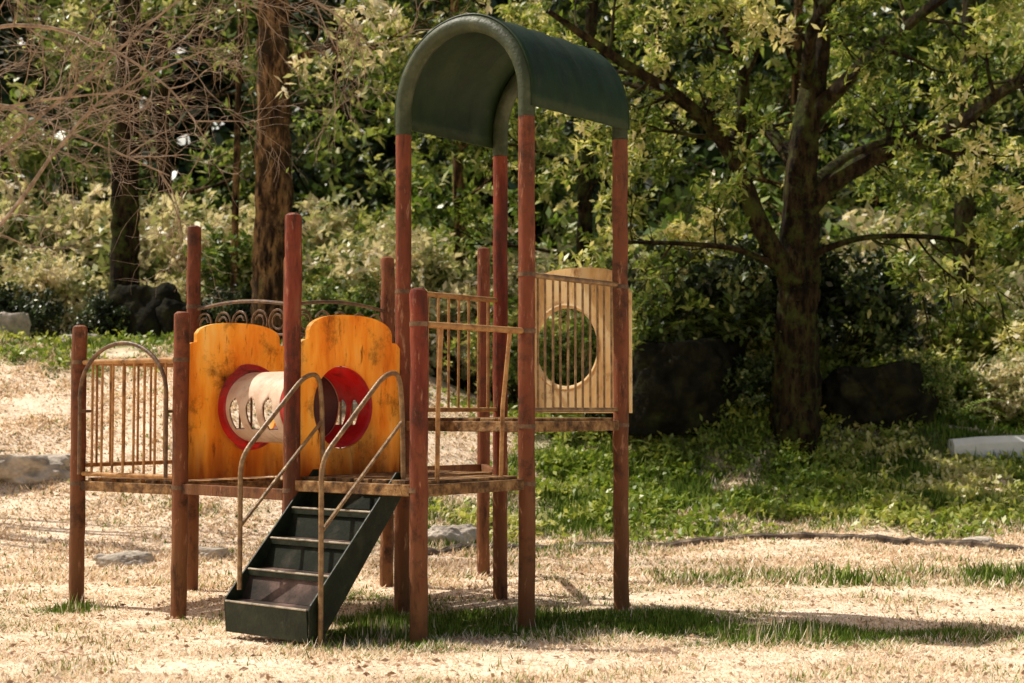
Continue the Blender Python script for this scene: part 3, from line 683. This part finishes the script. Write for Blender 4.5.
n=6500; hx=rng.uniform(-30,30,n); hy=rng.uniform(37,56,n); C=np.stack([hx,hy,ground_z(hx,hy)+rng.uniform(0,1.6,n)],1)
C[:,2]+=np.abs(n2(hx,hy,.6,1))*1.5
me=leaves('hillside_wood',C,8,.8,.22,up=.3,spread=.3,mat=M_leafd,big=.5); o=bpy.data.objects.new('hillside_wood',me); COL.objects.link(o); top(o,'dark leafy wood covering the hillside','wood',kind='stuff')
def fern_mesh():
    V=[];sh=[]
    for f in range(11):
        a=f*.57+random.uniform(-.2,.2); L=random.uniform(.55,.85); el=random.uniform(.5,1.1); s0=random.random()
        for i in range(1,20):
            t=i/20; r=L*t; x=r*math.cos(a); y=r*math.sin(a); z=L*(math.sin(el)*t*1.2-.75*t*t)
            wl=.16*math.sin(math.pi*min(1,t*.9+.1))**.8
            for sd in (-1,1):
                sx=-math.sin(a)*sd; sy=math.cos(a)*sd; b=Vector((x,y,z)); tip=b+Vector((sx,sy,-.25))*wl+Vector((math.cos(a),math.sin(a),0))*wl*.35
                m1=b.lerp(tip,.5)+Vector((math.cos(a),math.sin(a),0))*.014; m2=b.lerp(tip,.5)-Vector((math.cos(a),math.sin(a),0))*.014
                V+= [tuple(b),tuple(m1),tuple(tip),tuple(m2)]; sh+=[s0*.6+random.random()*.4]*4
    me=raw_mesh('fern',np.array(V),np.arange(len(V)).reshape(-1,4),attrs={'shade':sh}); me.materials.append(M_fern); return me
fm=fern_mesh()
for x,y,s,dz in [(1.6,17.2,.6,0),(2.3,17.9,1.0,.70),(1.5,18.0,.8,.4),(2.6,18.0,.9,.5),(4.2,17.3,.5,0),(4.9,18.4,.8,0),(1.0,17.8,.6,0),(3.9,18.2,.8,.2),(2.2,18.5,1.1,.7),(2.8,17.9,.9,.7),(1.3,18.6,.9,.3),(3.1,18.4,.9,.4),(5.5,18.9,1.0,.1),(6.3,19.2,1.0,.1)]:
    o=bpy.data.objects.new('fern',fm); COL.objects.link(o); o.location=(x,y,gz(x,y)+.03+dz); o.scale=(s,s,s); o.rotation_euler=(0,0,random.uniform(0,6)); top(o,'light green fern on the rocky mound below a tree','fern','ferns on the mound')

# ------------------------------------------------------------------ ground cover
def blades(n,yr,hmin,hmax,keepfn,shadefn,wd=.004,ex=1.35,ln=(1.0,3.0)):
    y=yr[0]+(yr[1]-yr[0])*rng.uniform(0,1,n)**ex; half=.40*y+.4; x=rng.uniform(-1,1,n)*half
    tx=np.round(x/.09)*.09+rng.normal(0,.028,n); ty=np.round(y/.09)*.09+rng.normal(0,.028,n)
    m=rng.uniform(0,1,n)<.45; x=np.where(m,tx+.03*np.sin(y*40),x); y=np.where(m,ty+.03*np.sin(x*37),y)
    k=keepfn(x,y); x=x[k];y=y[k]; n=len(x); g=green_shadow_amt(x,y)
    h=rng.uniform(hmin,hmax,n)*(.75+1.8*g)*(.6+.6*clamp01(n2(x,y,5,2)+.5)); z=ground_z(x,y)-.004
    a=rng.uniform(0,6.28,n); w=wd*rng.uniform(.6,1.4,n)*(1+(y-6)*.12); lean=h*rng.uniform(ln[0],ln[1],n)*(1-.7*g); b=rng.uniform(0,6.28,n)
    c=np.stack([x,y,z],1); s=np.stack([-np.sin(b),np.cos(b),a*0],1)*w[:,None]
    tip=c+np.stack([np.cos(b)*lean,np.sin(b)*lean,h],1)
    V=np.stack([c-s,c+s,tip],1)
    return V,np.repeat(shadefn(x,y,g,n),3)
def shf(x,y,g,n):
    r=rng.uniform(0,1,n); isg=rng.uniform(0,1,n)<(g*1.3+.06); return np.where(isg,r*.36,.42+.58*r)
V1,s1=blades(440000,(5.6,18),.013,.030,lambda x,y: rng.uniform(0,1,len(x))<clamp01(.65+.6*green_shadow_amt(x,y)+.5*n2(x,y,3,1)),shf,ln=(.7,2.4))
V2,s2=blades(190000,(10.0,21),.025,.065,lambda x,y: rng.uniform(0,1,len(x))<clamp01(.65+.8*n2(x,y,2.4,1)),shf,wd=.006,ex=.9,ln=(.4,1.6))
V3,s3=blades(45000,(6,14),.03,.06,lambda x,y: rng.uniform(0,1,len(x))<clamp01(n2(x,y,4,4)*1.2-.15),lambda x,y,g,n: np.where(rng.uniform(0,1,n)<.45,rng.uniform(0,.36,n),rng.uniform(.42,1,n)),wd=.004,ln=(.2,1.2))
V=np.concatenate([V1,V2,V3]); me=raw_mesh('grass',V,np.arange(len(V)*3).reshape(-1,3),attrs={'shade':np.concatenate([s1,s2,s3])}); me.materials.append(M_grass)
o=bpy.data.objects.new('grass',me); COL.objects.link(o); top(o,'short dry straw-coloured grass with green patches','grass',kind='stuff')
n=42000; x=rng.uniform(-1.5,8,n); y=rng.uniform(13.4,20.5,n); d=np.maximum(green_shadow_amt(x,y)*clamp01(.45+n2(x,y,2.4,2)*.9),1.4*mound(x,y)); k=(rng.uniform(0,1,n)<d*.8)&~((x>4.8)&(y>17.1)&(y<18.4)); x=x[k];y=y[k]
h=rng.uniform(.0,.08,len(x))+.10*clamp01(n2(x,y,3.5,3))+.18*mound(x,y)*rng.uniform(0,1,len(x)); C=np.stack([x,y,ground_z(x,y)+h],1)
x3=rng.uniform(4.7,8,500); y3=rng.uniform(16.4,17.1,500); C=np.concatenate([C,np.stack([x3,y3,ground_z(x3,y3)+rng.uniform(0,.10,500)],1)])
n=9000; x2=rng.uniform(-9,-.5,n); y2=rng.uniform(15.5,21,n); d=green_shadow_amt(x2,y2)*clamp01(.4+n2(x2,y2,2.4,2)); k=rng.uniform(0,1,n)<d; x2=x2[k];y2=y2[k]
C=np.concatenate([C,np.stack([x2,y2,ground_z(x2,y2)+rng.uniform(0,.12,len(x2))],1)])
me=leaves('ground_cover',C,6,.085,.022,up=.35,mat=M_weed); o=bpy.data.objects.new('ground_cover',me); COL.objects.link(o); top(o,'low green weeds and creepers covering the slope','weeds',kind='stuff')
n=7500; y=rng.uniform(5.8,20,n); x=rng.uniform(-1,1,n)*(.4*y+.3); C=np.stack([x,y,ground_z(x,y)+.016],1)
me=leaves('fallen_leaves',C,1,.038,.010,up=.0,flat=.85,spread=.002,mat=M_litter); o=bpy.data.objects.new('fallen_leaves',me); COL.objects.link(o); top(o,'scattered dry brown fallen leaves on the lawn','leaves',kind='stuff')

# ------------------------------------------------------------------ light, world, camera
el=math.radians(53); S=Vector((-.93*math.cos(el),.367*math.cos(el),math.sin(el))).normalized()
sl=bpy.data.lights.new('sun','SUN'); sl.energy=5.0; sl.angle=math.radians(.5); sl.color=(1,.95,.85)
so=bpy.data.objects.new('sun',sl); COL.objects.link(so); so.rotation_euler=S.to_track_quat('Z','Y').to_euler()
w=bpy.data.worlds.new('World'); scene.world=w; w.use_nodes=True; nt=w.node_tree
sky=nt.nodes.new('ShaderNodeTexSky'); sky.sky_type='NISHITA'; sky.sun_disc=False; sky.sun_elevation=el; sky.sun_rotation=math.atan2(S.x,S.y); sky.dust_density=3
mu=nt.nodes.new('ShaderNodeMix'); mu.data_type='RGBA'; mu.blend_type='MULTIPLY'; mu.inputs[0].default_value=1; mu.inputs[7].default_value=(1.0,.85,.67,1)
bg=nt.nodes['Background']; bg.inputs['Strength'].default_value=.15; nt.links.new(sky.outputs[0],mu.inputs[6]); nt.links.new(mu.outputs[2],bg.inputs['Color'])
cd=bpy.data.cameras.new('camera'); cam=bpy.data.objects.new('camera',cd); COL.objects.link(cam); cam.location=(0,0,1.2); cam.rotation_euler=(math.radians(90+2.54),0,0)
cd.lens=52.73; cd.sensor_width=36; cd.clip_end=400; cd.dof.use_dof=True; cd.dof.focus_distance=8.5; cd.dof.aperture_fstop=3.2
scene.camera=cam
scene.view_settings.view_transform='Standard'; scene.view_settings.look='None'; scene.view_settings.exposure=0
for o in bpy.data.objects:
    if '_w' in o: del o['_w']
